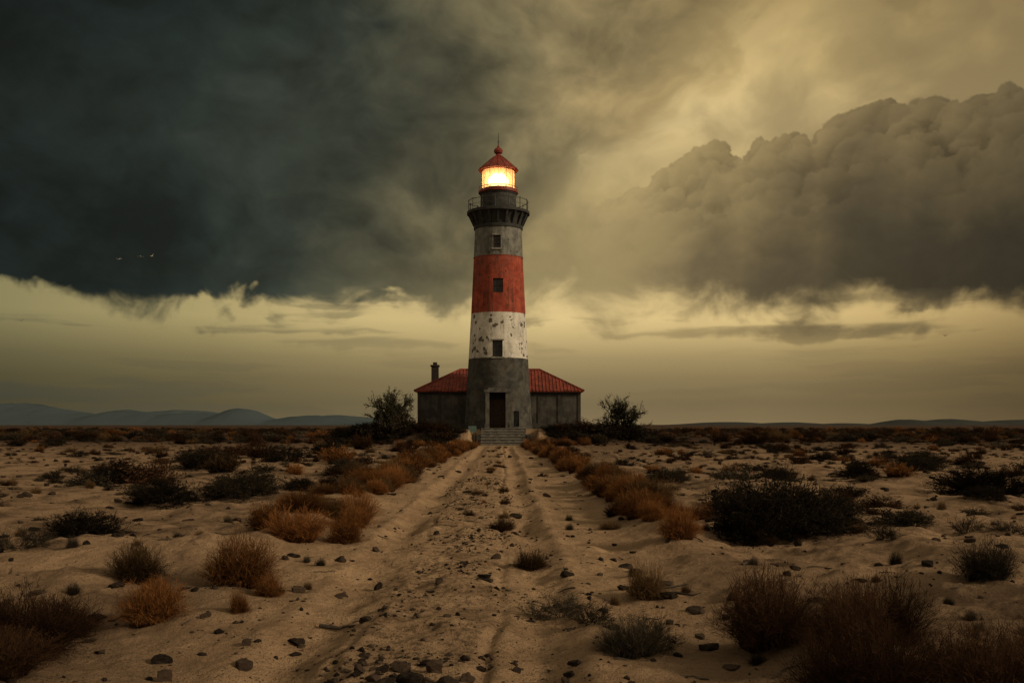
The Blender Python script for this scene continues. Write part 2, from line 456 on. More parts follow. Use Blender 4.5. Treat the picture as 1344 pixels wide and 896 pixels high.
# ------------------------------------------------------------------ LIGHTHOUSE
lh = empty("lighthouse", (LX, LY, GZ))
def weather(nt, P, c, dirt=(0.05, 0.045, 0.035, 1), amt=0.6):
    st = nt.noise(nt.vmath('MULTIPLY', P, (1.0, 1.0, 0.16)), 2.6, 6, 0.65)
    return nt.mix(nt.sstep(st, 0.42, 0.72)*amt, c, dirt)
mt, nt, out = new_mat("painted_tower_plaster")
geo = nt.new('ShaderNodeNewGeometry'); P = geo.outputs['Position']
px_, py_, pz_ = nt.xyz(P)
nb = nt.noise(P, 1.6, 8, 0.65); ns = nt.noise(P, 7.0, 6, 0.65); nb2 = nt.noise(P, 0.55, 5, 0.6)
zz = pz_ + (ns-0.5)*0.12
grey = nt.mix(nt.sstep(nb, 0.35, 0.68), (0.042, 0.042, 0.038, 1), (0.115, 0.110, 0.094, 1))
white = nt.mix(nt.sstep(nb, 0.35, 0.68), (0.64, 0.60, 0.50, 1), (0.84, 0.80, 0.70, 1))
red = nt.mix(nt.sstep(nb, 0.32, 0.68), (0.27, 0.050, 0.030, 1), (0.48, 0.105, 0.060, 1))
ugrey = nt.mix(nt.sstep(nb, 0.35, 0.65), (0.15, 0.155, 0.135, 1), (0.29, 0.285, 0.25, 1))
def over(a_, b_, z): return nt.mix(nt.sstep(zz, z-0.012, z+0.012), a_, b_)
c = over(grey, white, 6.36); c = over(c, red, 9.72); c = over(c, ugrey, 13.95)
bandw = nt.sstep(pz_, 6.0, 6.6)*nt.sstep(pz_, 9.4, 10.0, 1.0, 0.0)
clean = 1.0 - bandw*0.45
st = nt.noise(nt.vmath('MULTIPLY', P, (1.0, 1.0, 0.16)), 2.6, 6, 0.65)
c = nt.mix(nt.sstep(st, 0.44, 0.72)*0.55*clean, c, (0.050, 0.043, 0.034, 1))
c = nt.mix(nt.sstep(nb2, 0.48, 0.70)*0.42*clean, c, (0.085, 0.074, 0.057, 1))
drip = nt.noise(nt.vmath('MULTIPLY', P, (1.0, 1.0, 0.05)), 6.0, 4, 0.6)
c = nt.mix(nt.sstep(drip, 0.54, 0.70)*0.5*clean, c, (0.045, 0.038, 0.03, 1))
wp = nt.noise(P, 5.0, 3, 0.6, out='Color')
vn1 = nt.voro(nt.vmath('ADD', P, nt.vmath('MULTIPLY', wp.s, (0.3, 0.3, 0.3))), 1.9)
patchy = nt.noise(nt.vmath('ADD', P, (3.1, 0, 0)), 0.9, 3, 0.5)
rad = patchy*0.75 + bandw*0.13 - 0.25
hole = nt.sstep(rad - vn1, -0.015, 0.015)
fine = nt.sstep(nt.noise(P, 9.0, 5, 0.7), 0.62, 0.66)*(0.35+bandw*0.65)
dm = hole.max(fine)
c = nt.mix(dm*0.9, c, nt.mix(ns, (0.035, 0.03, 0.025, 1), (0.14, 0.105, 0.075, 1)))
principled(nt, out, c, 0.9, ns*0.35+nb*0.6-dm*0.9, 0.9, 0.06, spec=0.15)

def shaft_r(z):
    pts = [(0.3, 2.62), (1.12, 2.56), (6.33, 2.24), (9.71, 2.05), (14.0, 1.84), (16.2, 1.76)]
    for (a0, r0), (a1, r1) in zip(pts, pts[1:]):
        if z <= a1: return r0+(r1-r0)*(z-a0)/(a1-a0)
    return pts[-1][1]
prof = [(shaft_r(z), z) for z in np.linspace(0.3, 16.2, 54)]
tower = revolve("tower_shaft", prof, LX, LY, mt, lh, 128)
cutV, cutF = merge([
    boxvf(LX-0.62, LX+0.56, LY-3.2, LY-1.55, 1.125, 3.78),
    boxvf(LX-0.40, LX+0.34, LY-3.2, LY-1.45, 6.42, 7.62),
    boxvf(LX-0.37, LX+0.37, LY-3.2, LY-1.25, 11.15, 12.20),
    boxvf(LX-0.34, LX+0.20, LY-3.2, LY-1.2, 14.45, 15.38),
    boxvf(LX+1.15, LX+1.55, LY-3.2, LY-1.55, 1.30, 2.45)])
cut = pymesh("cutter", cutV, cutF, mt)
bo = tower.modifiers.new("b", 'BOOLEAN'); bo.operation = 'DIFFERENCE'; bo.object = cut; bo.solver = 'EXACT'
dg = bpy.context.evaluated_depsgraph_get()
nm = bpy.data.meshes.new_from_object(tower.evaluated_get(dg))
tower.modifiers.clear(); tower.data = nm
for p in nm.polygons: p.use_smooth = True
nm.set_sharp_from_angle(angle=math.radians(30))
bpy.data.objects.remove(cut, do_unlink=True)

def simple(name, ca, cb, scale=3.0, rough=0.85, bstr=0.4, bdist=0.02, dirt=0.4, metallic=0.0, spec=0.3):
    m, nt, out = new_mat(name)
    geo = nt.new('ShaderNodeNewGeometry'); P = geo.outputs['Position']
    n = nt.noise(P, scale, 6, 0.62); c = nt.mix(nt.sstep(n, 0.35, 0.65), ca+(1,), cb+(1,))
    c = weather(nt, P, c, (0.035, 0.03, 0.024, 1), dirt)
    principled(nt, out, c, rough, n, bstr, bdist, metallic, spec)
    return m
m_iron = simple("dark_iron", (0.022, 0.024, 0.024), (0.05, 0.045, 0.04), 5, 0.6)
m_rail = simple("rail_iron", (0.05, 0.05, 0.045), (0.09, 0.075, 0.06), 9, 0.6)
m_gal = simple("gallery_dark_plaster", (0.026, 0.029, 0.028), (0.055, 0.055, 0.049), 3)
m_drum = simple("drum_grey_paint", (0.038, 0.042, 0.040), (0.078, 0.078, 0.070), 3)
m_redroof = simple("lantern_red_paint", (0.18, 0.031, 0.020), (0.32, 0.058, 0.034), 4, 0.5, dirt=0.4)
m_frame = simple("weathered_frame", (0.20, 0.19, 0.16), (0.34, 0.32, 0.27), 8)
m_stone = simple("step_stone", (0.11, 0.10, 0.085), (0.22, 0.205, 0.17), 4, bdist=0.05)
m_tread = simple("tread_stone", (0.15, 0.14, 0.115), (0.26, 0.24, 0.20), 8)
m_dark = simple("dark_interior", (0.010, 0.009, 0.008), (0.02, 0.017, 0.014), 3, dirt=0.0)
m_wood = simple("old_door_wood", (0.030, 0.017, 0.012), (0.065, 0.036, 0.023), 9, dirt=0.5)
m_wall = simple("house_plaster", (0.050, 0.045, 0.038), (0.115, 0.104, 0.086), 1.4, bdist=0.05, dirt=0.8)
m_tile = simple("red_roof_tiles", (0.17, 0.033, 0.020), (0.34, 0.068, 0.039), 2.5, 0.8, dirt=0.6)
m_chim = simple("chimney_brick", (0.05, 0.042, 0.035), (0.10, 0.08, 0.064), 5)
mglass, nt, out = new_mat("dusty_window_glass")
principled(nt, out, (0.02, 0.024, 0.024, 1), 0.25, spec=0.5)

def window(zc0, zc1, x0, x1, yface, depth, nmv, nmh, frame=True, nm="window"):
    box(nm+"_pane", x0+0.003, x1-0.003, yface+depth-0.03, yface+depth, zc0+0.003, zc1-0.003, mglass, lh)
    parts = []
    y0, y1 = yface+depth-0.08, yface+depth-0.033
    for i in range(1, nmv+1):
        xx = x0+(x1-x0)*i/(nmv+1); parts.append(boxvf(xx-0.02, xx+0.02, y0, y1, zc0+0.061, zc1-0.061))
    for i in range(1, nmh+1):
        z_ = zc0+(zc1-zc0)*i/(nmh+1); parts.append(boxvf(x0+0.062, x1-0.062, y0+0.004, y1-0.004, z_-0.02, z_+0.02))
    parts += [boxvf(x0+0.002, x0+0.06, y0-0.01, y1, zc0+0.002, zc1-0.002), boxvf(x1-0.06, x1-0.002, y0-0.01, y1, zc0+0.002, zc1-0.002),
              boxvf(x0+0.061, x1-0.061, y0-0.01, y1, zc0+0.002, zc0+0.06), boxvf(x0+0.061, x1-0.061, y0-0.01, y1, zc1-0.06, zc1-0.002)]
    v, f = merge(parts); pymesh(nm+"_muntins", v, f, m_wood, lh)
    if frame:
        ya = yface-0.05
        v, f = merge([boxvf(x0-0.12, x1+0.12, ya-0.05, yface+0.2, zc0-0.12, zc0-0.004),
                      boxvf(x0-0.09, x1+0.09, ya, yface+0.2, zc1+0.004, zc1+0.09)])
        pymesh(nm+"_sill_and_lintel", v, f, m_frame, lh)
def yf(z): return LY-shaft_r(z)
window(6.42, 7.62, LX-0.40, LX+0.34, yf(7.0), 0.25, 1, 2, True, "lower_window")
window(11.15, 12.20, LX-0.37, LX+0.37, yf(11.7), 0.25, 1, 1, False, "middle_window")
window(14.45, 15.38, LX-0.34, LX+0.20, yf(14.9), 0.22, 1, 2, True, "upper_window")
fy = yf(2.5)
box("door_recess", LX-0.617, LX+0.557, fy+0.60, fy+0.66, 1.13, 3.777, m_dark, lh)
v, f = merge([boxvf(LX-0.60+0.29*i, LX-0.60+0.29*i+0.27, fy+0.50, fy+0.58, 1.14, 3.3) for i in range(4)] +
             [boxvf(LX-0.60, LX+0.54, fy+0.47, fy+0.497, z, z+0.14) for z in (1.45, 2.2, 3.0)])
pymesh("door_leaf", v, f, m_wood, lh)
v, f = merge([boxvf(LX-0.90, LX-0.625, fy-0.16, fy+0.35, 1.13, 3.80), boxvf(LX+0.565, LX+0.84, fy-0.16, fy+0.35, 1.13, 3.80),
              boxvf(LX-0.98, LX+0.92, fy-0.22, fy+0.35, 3.804, 4.02), boxvf(LX-0.72, LX+0.66, fy-0.18, fy+0.35, 4.024, 4.14),
              boxvf(LX-0.96, LX-0.905, fy-0.20, fy+0.30, 1.13, 1.5), boxvf(LX+0.845, LX+0.90, fy-0.20, fy+0.30, 1.13, 1.5)])
pymesh("door_surround", v, f, simple("door_surround_stone", (0.075, 0.07, 0.06), (0.15, 0.14, 0.12), 4), lh)
box("vent_niche_back", LX+1.153, LX+1.547, LY-1.95, LY-1.9, 1.303, 2.447, m_dark, lh)
revolve("string_course", [(1.79, 13.92), (1.872, 13.92), (1.872, 14.01), (1.79, 14.02)], LX, LY, mt, lh, 96, cap=False)
revolve("gallery_corbel", [(1.70, 16.05), (1.84, 16.08), (1.86, 16.26), (1.80, 16.32), (1.84, 16.60), (1.98, 16.95), (2.16, 17.16), (2.30, 17.18),
                           (2.36, 17.21), (2.36, 17.40), (2.30, 17.43), (1.2, 17.44)], LX, LY, m_gal, lh, 96)
parts = []
for i in range(20):
    t = 2*math.pi*i/20
    v, f = boxvf(1.76, 2.0, -0.07, 0.07, 16.34, 17.15)
    v = [list(q) for q in v]
    for q in v:
        if q[0] > 1.9 and q[2] > 17: q[0] = 2.27
        elif q[0] > 1.9: q[0] = 1.90
        if q[2] < 17: q[2] = 16.36
    v = [(LX+q[0]*math.cos(t)-q[1]*math.sin(t), LY+q[0]*math.sin(t)+q[1]*math.cos(t), q[2]) for q in v]
    parts.append((v, f))
v, f = merge(parts); pymesh("gallery_brackets", v, f, m_gal, lh)
parts = []
NP = 14
for i in range(NP):
    t = 2*math.pi*(i+0.3)/NP; x, y = LX+2.24*math.cos(t), LY+2.24*math.sin(t)
    parts.append(tube_pts([(x, y, 17.42), (x, y, 18.22)], [0.028, 0.026], 6))
    parts.append(tube_pts([(x, y, 18.22), (x, y, 18.25), (x, y, 18.29)], [0.03, 0.045, 0.01], 6))
for z, r in ((18.18, 0.026), (17.80, 0.015)):
    ring = [(LX+2.24*math.cos(2*math.pi*i/72), LY+2.24*math.sin(2*math.pi*i/72), z+0.02*math.sin(i*0.5)) for i in range(73)]
    parts.append(tube_pts(ring, [r]*73, 5))
v, f = merge(parts); pymesh("gallery_railing", v, f, m_rail, lh)
revolve("service_drum", [(1.42, 17.442), (1.42, 17.60), (1.36, 17.64), (1.33, 18.66), (1.40, 18.72), (1.40, 18.78), (0.4, 18.785)], LX, LY, m_drum, lh, 96)
revolve("lantern_gallery", [(1.0, 18.79), (1.46, 18.79), (1.50, 18.83), (1.50, 18.93), (1.36, 18.95), (1.36, 19.08), (1.24, 19.09), (1.0, 19.09)], LX, LY, m_redroof, lh, 96)
parts = []
for i in range(16):
    t = 2*math.pi*i/16; x, y = LX+1.47*math.cos(t), LY+1.47*math.sin(t)
    parts.append(tube_pts([(x, y, 18.93), (x, y, 19.22)], [0.018, 0.018], 5))
ring = [(LX+1.47*math.cos(2*math.pi*i/64), LY+1.47*math.sin(2*math.pi*i/64), 19.22) for i in range(65)]
parts.append(tube_pts(ring, [0.02]*65, 5))
v, f = merge(parts); pymesh("lantern_handrail", v, f, m_redroof, lh)
mp, nt, out = new_mat("lantern_glass")
tr = nt.new('ShaderNodeBsdfTransparent'); tr.inputs[0].default_value = (1, 0.93, 0.80, 1)
tl = nt.new('ShaderNodeBsdfTranslucent'); tl.inputs[0].default_value = (1.0, 0.78, 0.45, 1)
gl = nt.new('ShaderNodeBsdfGlossy'); gl.inputs['Roughness'].default_value = 0.1
geo = nt.new('ShaderNodeNewGeometry')
nn = nt.noise(geo.outputs['Position'], 4.0, 4, 0.6)
m1 = nt.new('ShaderNodeMixShader'); nt.set(m1.inputs[0], nt.sstep(nn, 0.3, 0.7, 0.35, 0.75)); nt.link(tr.outputs[0], m1.inputs[1]); nt.link(tl.outputs[0], m1.inputs[2])
m2 = nt.new('ShaderNodeMixShader'); m2.inputs[0].default_value = 0.04; nt.link(m1.outputs[0], m2.inputs[1]); nt.link(gl.outputs[0], m2.inputs[2])
nt.link(m2.outputs[0], out.inputs['Surface'])
NG = 12
revolve("lantern_panes", [(1.22, 19.09), (1.22, 20.52)], LX, LY, mp, lh, NG, smooth=False, cap=False)
parts = []
for i in range(NG):
    t = 2*math.pi*i/NG; x, y = LX+1.235*math.cos(t), LY+1.235*math.sin(t)
    parts.append(tube_pts([(x, y, 19.09), (x, y, 20.54)], [0.022, 0.022], 4))
for z in (19.12, 20.50):
    ring = [(LX+1.235*math.cos(2*math.pi*i/NG), LY+1.235*math.sin(2*math.pi*i/NG), z) for i in range(NG+1)]
    parts.append(tube_pts(ring, [0.024]*(NG+1), 4))
v, f = merge(parts); pymesh("lantern_mullions", v, f, m_redroof, lh)
ml, nt, out = new_mat("lamp_lens_glow")
em = nt.new('ShaderNodeEmission'); em.inputs[0].default_value = (1.0, 0.72, 0.37, 1)
geo = nt.new('ShaderNodeNewGeometry'); x_, y_, z_ = nt.xyz(geo.outputs['Position'])
nt.set(em.inputs[1], nt.sstep(nt.math('ABSOLUTE', z_-19.75), 0.05, 0.62, 8.0, 1.4)); nt.link(em.outputs[0], out.inputs['Surface'])
lp = []
for i in range(25):
    t = i/24; z = 19.15+1.15*t; r = 0.40+0.36*math.sin(math.pi*t)
    lp.append((r+(0.03 if i % 2 else 0), z))
revolve("lamp_lens", lp, LX, LY, ml, lh, 48)
pl = bpy.data.lights.new("lantern_lamp", 'POINT'); pl.energy = 55; pl.color = (1.0, 0.60, 0.25); pl.shadow_soft_size = 0.1
plo = bpy.data.objects.new("lantern_lamp", pl); plo.location = (LX, LY-0.95, 19.8); link(plo, lh)
rp = ((1.50, 20.62), (1.40, 20.66), (1.12, 20.92), (0.72, 21.28), (0.42, 21.52), (0.22, 21.66))
revolve("lantern_roof", [(1.0, 20.53), (1.50, 20.53), (1.53, 20.57)]+list(rp)+[(0.20, 21.74)], LX, LY, m_redroof, lh, 16, smooth=False)
parts = []
for i in range(16):
    t = 2*math.pi*i/16
    parts.append(tube_pts([(LX+r*math.cos(t), LY+r*math.sin(t), z+0.01) for r, z in rp], [0.025]*6, 4))
v, f = merge(parts); pymesh("roof_ribs", v, f, m_redroof, lh)
revolve("vent_ball", [(0.16, 21.72), (0.18, 21.80), (0.30, 21.88), (0.345, 22.02), (0.30, 22.16), (0.17, 22.26), (0.10, 22.32), (0.06, 22.42), (0.03, 22.5)], LX, LY, m_redroof, lh, 32)
v, f = merge([tube_pts([(LX, LY, 22.4), (LX, LY, 23.4)], [0.035, 0.015], 6), tube_pts([(LX-0.10, LY, 22.72), (LX+0.10, LY, 22.72)], [0.014, 0.014], 5)])
pymesh("lightning_rod", v, f, m_iron, lh)

# steps
steps = empty("stone_steps", (LX+0.4, 71, 0))
n = 6; rise = 1.16/n
for i in range(n):
    y0 = 71.9-(n-1-i)*0.38
    ytop = 72.75 if i == n-1 else y0+0.38-0.003
    box("step_%d" % (i+1), SX0+0.012*(i % 2), SX1-0.015*((i+1) % 2), y0, ytop, -0.3, rise*(i+1), m_stone, steps, 0.02)
    box("tread_%d" % (i+1), SX0+0.004, SX1-0.004, y0-0.05, y0+0.30, rise*(i+1)+0.003, rise*(i+1)+0.035, m_tread, steps, 0.008)
box("cheek_wall_1", SX0-0.30, SX0-0.02, 70.6, 72.8, -0.3, 0.72, m_gal, steps, 0.03)
box("cheek_wall_2", SX1+0.02, SX1+0.30, 70.6, 72.8, -0.3, 0.72, m_gal, steps, 0.03)

# ------------------------------------------------------------------ KEEPER'S HOUSE
kh = empty("keepers_house", (-1.0, 79.5, GZ))
hx0, hx1, hy0, hy1, ez, rz = -7.12, 5.15, 76.2, 83.0, 3.92, 5.75
box("walls", hx0, hx1, hy0, hy1, 0.6, ez, m_wall, kh)
parts = []
for x in np.linspace(hx0, hx1, 9): parts.append(boxvf(x-0.11, x+0.11, hy0-0.05, hy0+0.05, 1.555, ez-0.145))
parts.append(boxvf(hx0-0.08, hx1+0.08, hy0-0.09, hy0+0.04, 0.6, 1.55))
for xx in (hx0, hx1):
    for yy in np.linspace(hy0+1.6, hy1-0.2, 4): parts.append(boxvf(xx-0.053, xx+0.053, yy-0.1, yy+0.1, 0.6, ez-0.145))
v, f = merge(parts); pymesh("pilasters_and_plinth", v, f, simple("pilaster_plaster", (0.042, 0.038, 0.033), (0.08, 0.073, 0.062), 2), kh)
box("cornice", hx0-0.12, hx1+0.12, hy0-0.12, hy1+0.12, ez-0.14, ez+0.02, m_gal, kh)
for xa, xb in ((hx0-0.055, hx0+0.01), (hx1-0.01, hx1+0.055)):
    for yy in (78.6, 80.9): box("side_window", xa, xb, yy-0.4, yy+0.4, 2.1, 3.3, m_dark, kh)
o_ = 0.32
ex0, ex1, ey0, ey1 = hx0-o_, hx1+o_, hy0-o_, hy1+o_
ry = (ey0+ey1)/2; rx0, rx1 = -4.15, 2.2; e0 = ez+0.03
RV = [(ex0, ey0, e0), (ex1, ey0, e0), (ex1, ey1, e0), (ex0, ey1, e0), (rx0, ry, rz), (rx1, ry, rz)]
RV += [(x, y, z+0.09) for x, y, z in RV]
RF = [(6, 7, 11, 10), (7, 8, 11), (8, 9, 10, 11), (9, 6, 10), (0, 3, 2, 1), (0, 1, 7, 6), (1, 2, 8, 7), (2, 3, 9, 8), (3, 0, 6, 9)]
pymesh("hip_roof", RV, RF, m_tile, kh)
parts = []
for x in np.arange(ex0+0.12, ex1, 0.27):
    tmax = 1.0
    if x < rx0: tmax = (x-ex0)/(rx0-ex0)
    elif x > rx1: tmax = (ex1-x)/(ex1-rx1)
    if tmax < 0.03: continue
    parts.append(tube_pts([(x, ey0+(ry-ey0)*t, e0+0.10+(rz-e0)*t) for t in (-0.01, tmax*0.5, tmax)], [0.045]*3, 5))
for exx, rxx in ((ex0, rx0), (ex1, rx1)):
    for y in np.arange(ey0+0.12, ey1, 0.27):
        tm = (y-ey0)/(ry-ey0) if y < ry else (ey1-y)/(ey1-ry)
        if tm < 0.03: continue
        parts.append(tube_pts([(exx+(rxx-exx)*t, y, e0+0.10+(rz-e0)*t) for t in (-0.01, tm*0.5, tm)], [0.045]*3, 5))
for a_, b_ in ((6, 10), (9, 10), (7, 11), (8, 11), (10, 11)): parts.append(tube_pts([RV[a_], RV[b_]], [0.09, 0.09], 6))
v, f = merge(parts); pymesh("roof_tile_ribs", v, f, m_tile, kh)
box("chimney_stack", -6.42, -5.86, 79.2, 79.76, 4.2, 6.05, m_chim, kh, 0.015)
box("chimney_cap", -6.49, -5.79, 79.13, 79.83, 6.053, 6.2, m_chim, kh, 0.02)
box("chimney_pot", -6.3, -5.98, 79.32, 79.64, 6.203, 6.42, m_chim, kh, 0.03)

nb_ = empty("notice_sign", (-2.85, 71.6, 1.0))
m_teal = simple("faded_teal_paint", (0.07, 0.13, 0.125), (0.14, 0.20, 0.18), 9)
zg = float(H(-2.85, 71.6))
box("sign_post_1", -3.12, -3.07, 71.6, 71.65, zg-0.3, zg+0.9, m_wood, nb_)
box("sign_post_2", -2.63, -2.58, 71.6, 71.65, zg-0.3, zg+0.9, m_wood, nb_)
box("sign_board", -3.14, -2.56, 71.56, 71.597, zg+0.45, zg+0.93, m_teal, nb_, 0.005)

# ------------------------------------------------------------------ VEGETATION
def veg_mat(name, ca, cb, transl=0.22):
    m, nt, out = new_mat(name)
    at = nt.new('ShaderNodeAttribute'); at.attribute_name = 'tint'
    oi = nt.new('ShaderNodeObjectInfo')
    f = E(nt, at.outputs['Fac']); r = E(nt, oi.outputs['Random'])
    c = nt.mix((f*0.85+r*0.3-0.1).clamp(), ca+(1,), cb+(1,))
    k = r*0.75+0.55
    c = nt.mix(1.0, c, nt.comb(k, k, k*0.97), 'MULTIPLY')
    d = nt.new('ShaderNodeBsdfDiffuse'); nt.set(d.inputs[0], c)
    t = nt.new('ShaderNodeBsdfTranslucent'); nt.set(t.inputs[0], c)
    mx = nt.new('ShaderNodeMixShader'); mx.inputs[0].default_value = transl
    nt.link(d.outputs[0], mx.inputs[1]); nt.link(t.outputs[0], mx.inputs[2]); nt.link(mx.outputs[0], out.inputs['Surface'])
    return m
m_rust = veg_mat("rust_grass", (0.042, 0.019, 0.009), (0.295, 0.130, 0.045))
m_tan = veg_mat("tan_grass", (0.036, 0.023, 0.013), (0.185, 0.112, 0.054))
m_greysc = veg_mat("grey_scrub", (0.022, 0.018, 0.014), (0.092, 0.074, 0.051))
m_darksc = veg_mat("dark_scrub", (0.012, 0.010, 0.008), (0.050, 0.040, 0.027))
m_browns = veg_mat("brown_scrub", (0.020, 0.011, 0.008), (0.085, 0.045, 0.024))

def tuft_mesh(name, n, mat, seed, bw=0.004, hair=5, hl=0.13, seg=4):
    """dome shaped clump of dry stems, radius ~0.5, height ~1"""
    r = np.random.default_rng(seed)
    ph = r.uniform(0, 2*np.pi, n); cz = r.uniform(0.02, 1, n)**0.9; sz = np.sqrt(1-cz*cz)
    nl = 12; la = r.uniform(0, 2*np.pi, nl); lz = r.uniform(0, 1, nl); lw = r.uniform(-0.42, 0.30, nl)
    lump = np.ones(n)
    for a_, z_, w_ in zip(la, lz, lw): lump += w_*np.exp(-(np.angle(np.exp(1j*(ph-a_)))/0.5)**2-((cz-z_)/0.30)**2)
    k = lump*(1-0.48*r.uniform(0, 1, n)**1.3)
    tip = np.stack([0.5*sz*np.cos(ph)*k, 0.5*sz*np.sin(ph)*k, (0.12+0.86*cz)*k], 1)
    rr = 0.20*np.sqrt(r.uniform(0, 1, n)); p2 = ph+r.normal(0, 0.8, n)
    root = np.stack([rr*np.cos(p2), rr*np.sin(p2), np.full(n, -0.02)], 1)
    mid = root*0.55+tip*0.45+np.stack([r.normal(0, .05, n), r.normal(0, .05, n), 0.14*sz+r.normal(0, .06, n)], 1)
    sa = r.uniform(0, 2*np.pi, n); side = np.stack([np.cos(sa), np.sin(sa), 0*sa], 1)
    tn = r.uniform(0, 0.55, n)
    V = np.zeros((n, (seg+1)*2, 3)); T = np.zeros((n, (seg+1)*2))
    for s in range(seg+1):
        t = s/seg; p = root*(1-t)**2+mid*2*t*(1-t)+tip*t*t
        p = p+r.normal(0, 0.013, (n, 3))*(0 < s)
        wv = bw*(1-0.7*t)
        V[:, 2*s] = p-side*wv; V[:, 2*s+1] = p+side*wv
        T[:, 2*s] = T[:, 2*s+1] = tn*t+0.45*t*t
    idx = np.arange(n)[:, None]*((seg+1)*2)
    F = np.concatenate([np.concatenate([idx+2*s, idx+2*s+1, idx+2*s+3, idx+2*s+2], 1) for s in range(seg)], 0)
    V = V.reshape(-1, 3); T = T.ravel()
    if hair:
        m = n*hair; wi = r.integers(0, n, m); t = r.uniform(0.35, 1.0, m)[:, None]
        st = root[wi]*(1-t)**2+mid[wi]*2*t*(1-t)+tip[wi]*t*t
        d = tip[wi]-mid[wi]; d = d/np.linalg.norm(d, axis=1)[:, None]+r.normal(0, 0.55, (m, 3)); d /= np.linalg.norm(d, axis=1)[:, None]
        en = st+d*(hl*r.uniform(0.4, 1.1, m))[:, None]
        sa = r.uniform(0, 2*np.pi, m); sd_ = np.stack([np.cos(sa), np.sin(sa), 0*sa], 1)*bw*0.75
        HV = np.stack([st-sd_, st+sd_, en+sd_*0.35, en-sd_*0.35], 1).reshape(-1, 3)
        o = len(V); F = np.concatenate([F, o+np.arange(m*4).reshape(-1, 4)]); V = np.concatenate([V, HV])
        T = np.concatenate([T, np.repeat(np.clip(t[:, 0]*0.6+r.uniform(-.1, .5, m), 0, 1), 4)])
    V[:, 2] = np.maximum(V[:, 2], -0.03)
    return mesh_np(name, V, F, [mat], tint=T)

def shrub_mesh(name, mat, seed, stems=26, levels=3, kids=4, leaf=0.022, nleaf=5, L0=0.42, r0=0.012, flat=0.75, up=0.25):
    r = random.Random(seed)
    V, F, T = [], [], []
    def seg(p, d, L, ra, lev, tn):
        q = p.copy(); pts = [q.copy()]; dd = d.copy()
        for k in range(2):
            dd = (dd+Vector((r.gauss(0, .18), r.gauss(0, .18), r.gauss(0, .12)))).normalized()
            q = q+dd*L/2
            if q.z < 0.0: q.z = 0.005
            pts.append(q.copy())
        v, f = tube_pts(pts, [ra, ra*0.8, ra*0.6], 3)
        o = len(V); V.extend(v); F.extend([tuple(i+o for i in g) for g in f]); T.extend([tn*0.6]*len(v))
        if lev > 0:
            for i in range(kids):
                pp = pts[1].lerp(pts[2], r.random()) if i else pts[2]
                nd = (dd+Vector((r.gauss(0, .6), r.gauss(0, .6), r.gauss(0.1, .45)))).normalized()
                seg(pp, nd, L*r.uniform(0.45, 0.8), ra*0.6, lev-1, r.random())
        if lev <= 1:
            for i in range(nleaf):
                c = pts[0].lerp(pts[2], r.random())+Vector((r.gauss(0, leaf), r.gauss(0, leaf), r.gauss(0, leaf)))
                u = Vector((r.gauss(0, 1), r.gauss(0, 1), r.gauss(0, 1))).normalized()
                w_ = u.orthogonal().normalized(); s = leaf*r.uniform(0.5, 1.2)
                o = len(V); V.extend([c-u*s, c-w_*s*0.35, c+u*s, c+w_*s*0.35]); F.append((o, o+1, o+2, o+3)); T.extend([0.2+0.8*r.random()]*4)
    for i in range(stems):
        ph = r.uniform(0, 6.283); ti = math.acos(1-r.random()*flat)
        d = Vector((math.sin(ti)*math.cos(ph), math.sin(ti)*math.sin(ph), math.cos(ti)+up)).normalized()
        b = Vector((math.cos(ph)*0.1*r.random(), math.sin(ph)*0.1*r.random(), 0))
        seg(b, d, L0*r.uniform(0.55, 1.0)*0.95, r0, levels-1, r.random())
    return mesh_np(name, np.array([tuple(v) for v in V]), np.array(F), [mat], tint=T)

tufts_rust = [tuft_mesh("rust_tuft_%d" % i, 1000, m_rust, 10+i) for i in range(4)]
tufts_tan = [tuft_mesh("tan_tuft_%d" % i, 1000, m_tan, 20+i) for i in range(2)]
tufts_brown = [tuft_mesh("brown_tuft_%d" % i, 1500, m_browns, 35+i, 0.003, 6, 0.10) for i in range(3)]  # near-corner clumps, coloured darker to imitate vignetting
tufts_grey = [tuft_mesh("grey_tuft_%d" % i, 900, m_greysc, 25+i, 0.0035) for i in range(2)]
shr_grey = [shrub_mesh("grey_shrub_%d" % i, m_greysc, 30+i, 34, 3, 5, 0.011, 4, L0=0.36, r0=0.005, flat=0.95) for i in range(2)]
shr_dark = [shrub_mesh("dark_shrub_%d" % i, m_darksc, 40+i, 60, 3, 5, 0.014, 8, L0=0.34, r0=0.007, flat=0.98, up=0.1) for i in range(3)]
far_dark = [shrub_mesh("far_shrub_%d" % i, (m_darksc, m_browns, m_greysc)[i % 3], 50+i, 30, 2, 5, 0.040, 7, L0=0.40, r0=0.010, flat=0.95, up=0.1) for i in range(6)]
far_rust = [tuft_mesh("far_tuft_%d" % i, 240, (m_rust, m_browns, m_tan)[i % 3], 60+i, 0.011, 5, 0.15, 3) for i in range(6)]
print("plants", time.time()-T0)
def put(name, me, x, y, wd, ht, parent=None, unit_h=1.0):
    o = bpy.data.objects.new(name, me)
    o.location = (x, y, float(H(x, y))-0.02)
    o.rotation_euler = (random.uniform(-.08, .08), random.uniform(-.08, .08), random.uniform(0, 6.283))
    o.scale = (wd, wd*random.uniform(0.85, 1.15), ht/unit_h)
    scene.collection.objects.link(o)
    if parent is not None: o.parent = parent
    return o

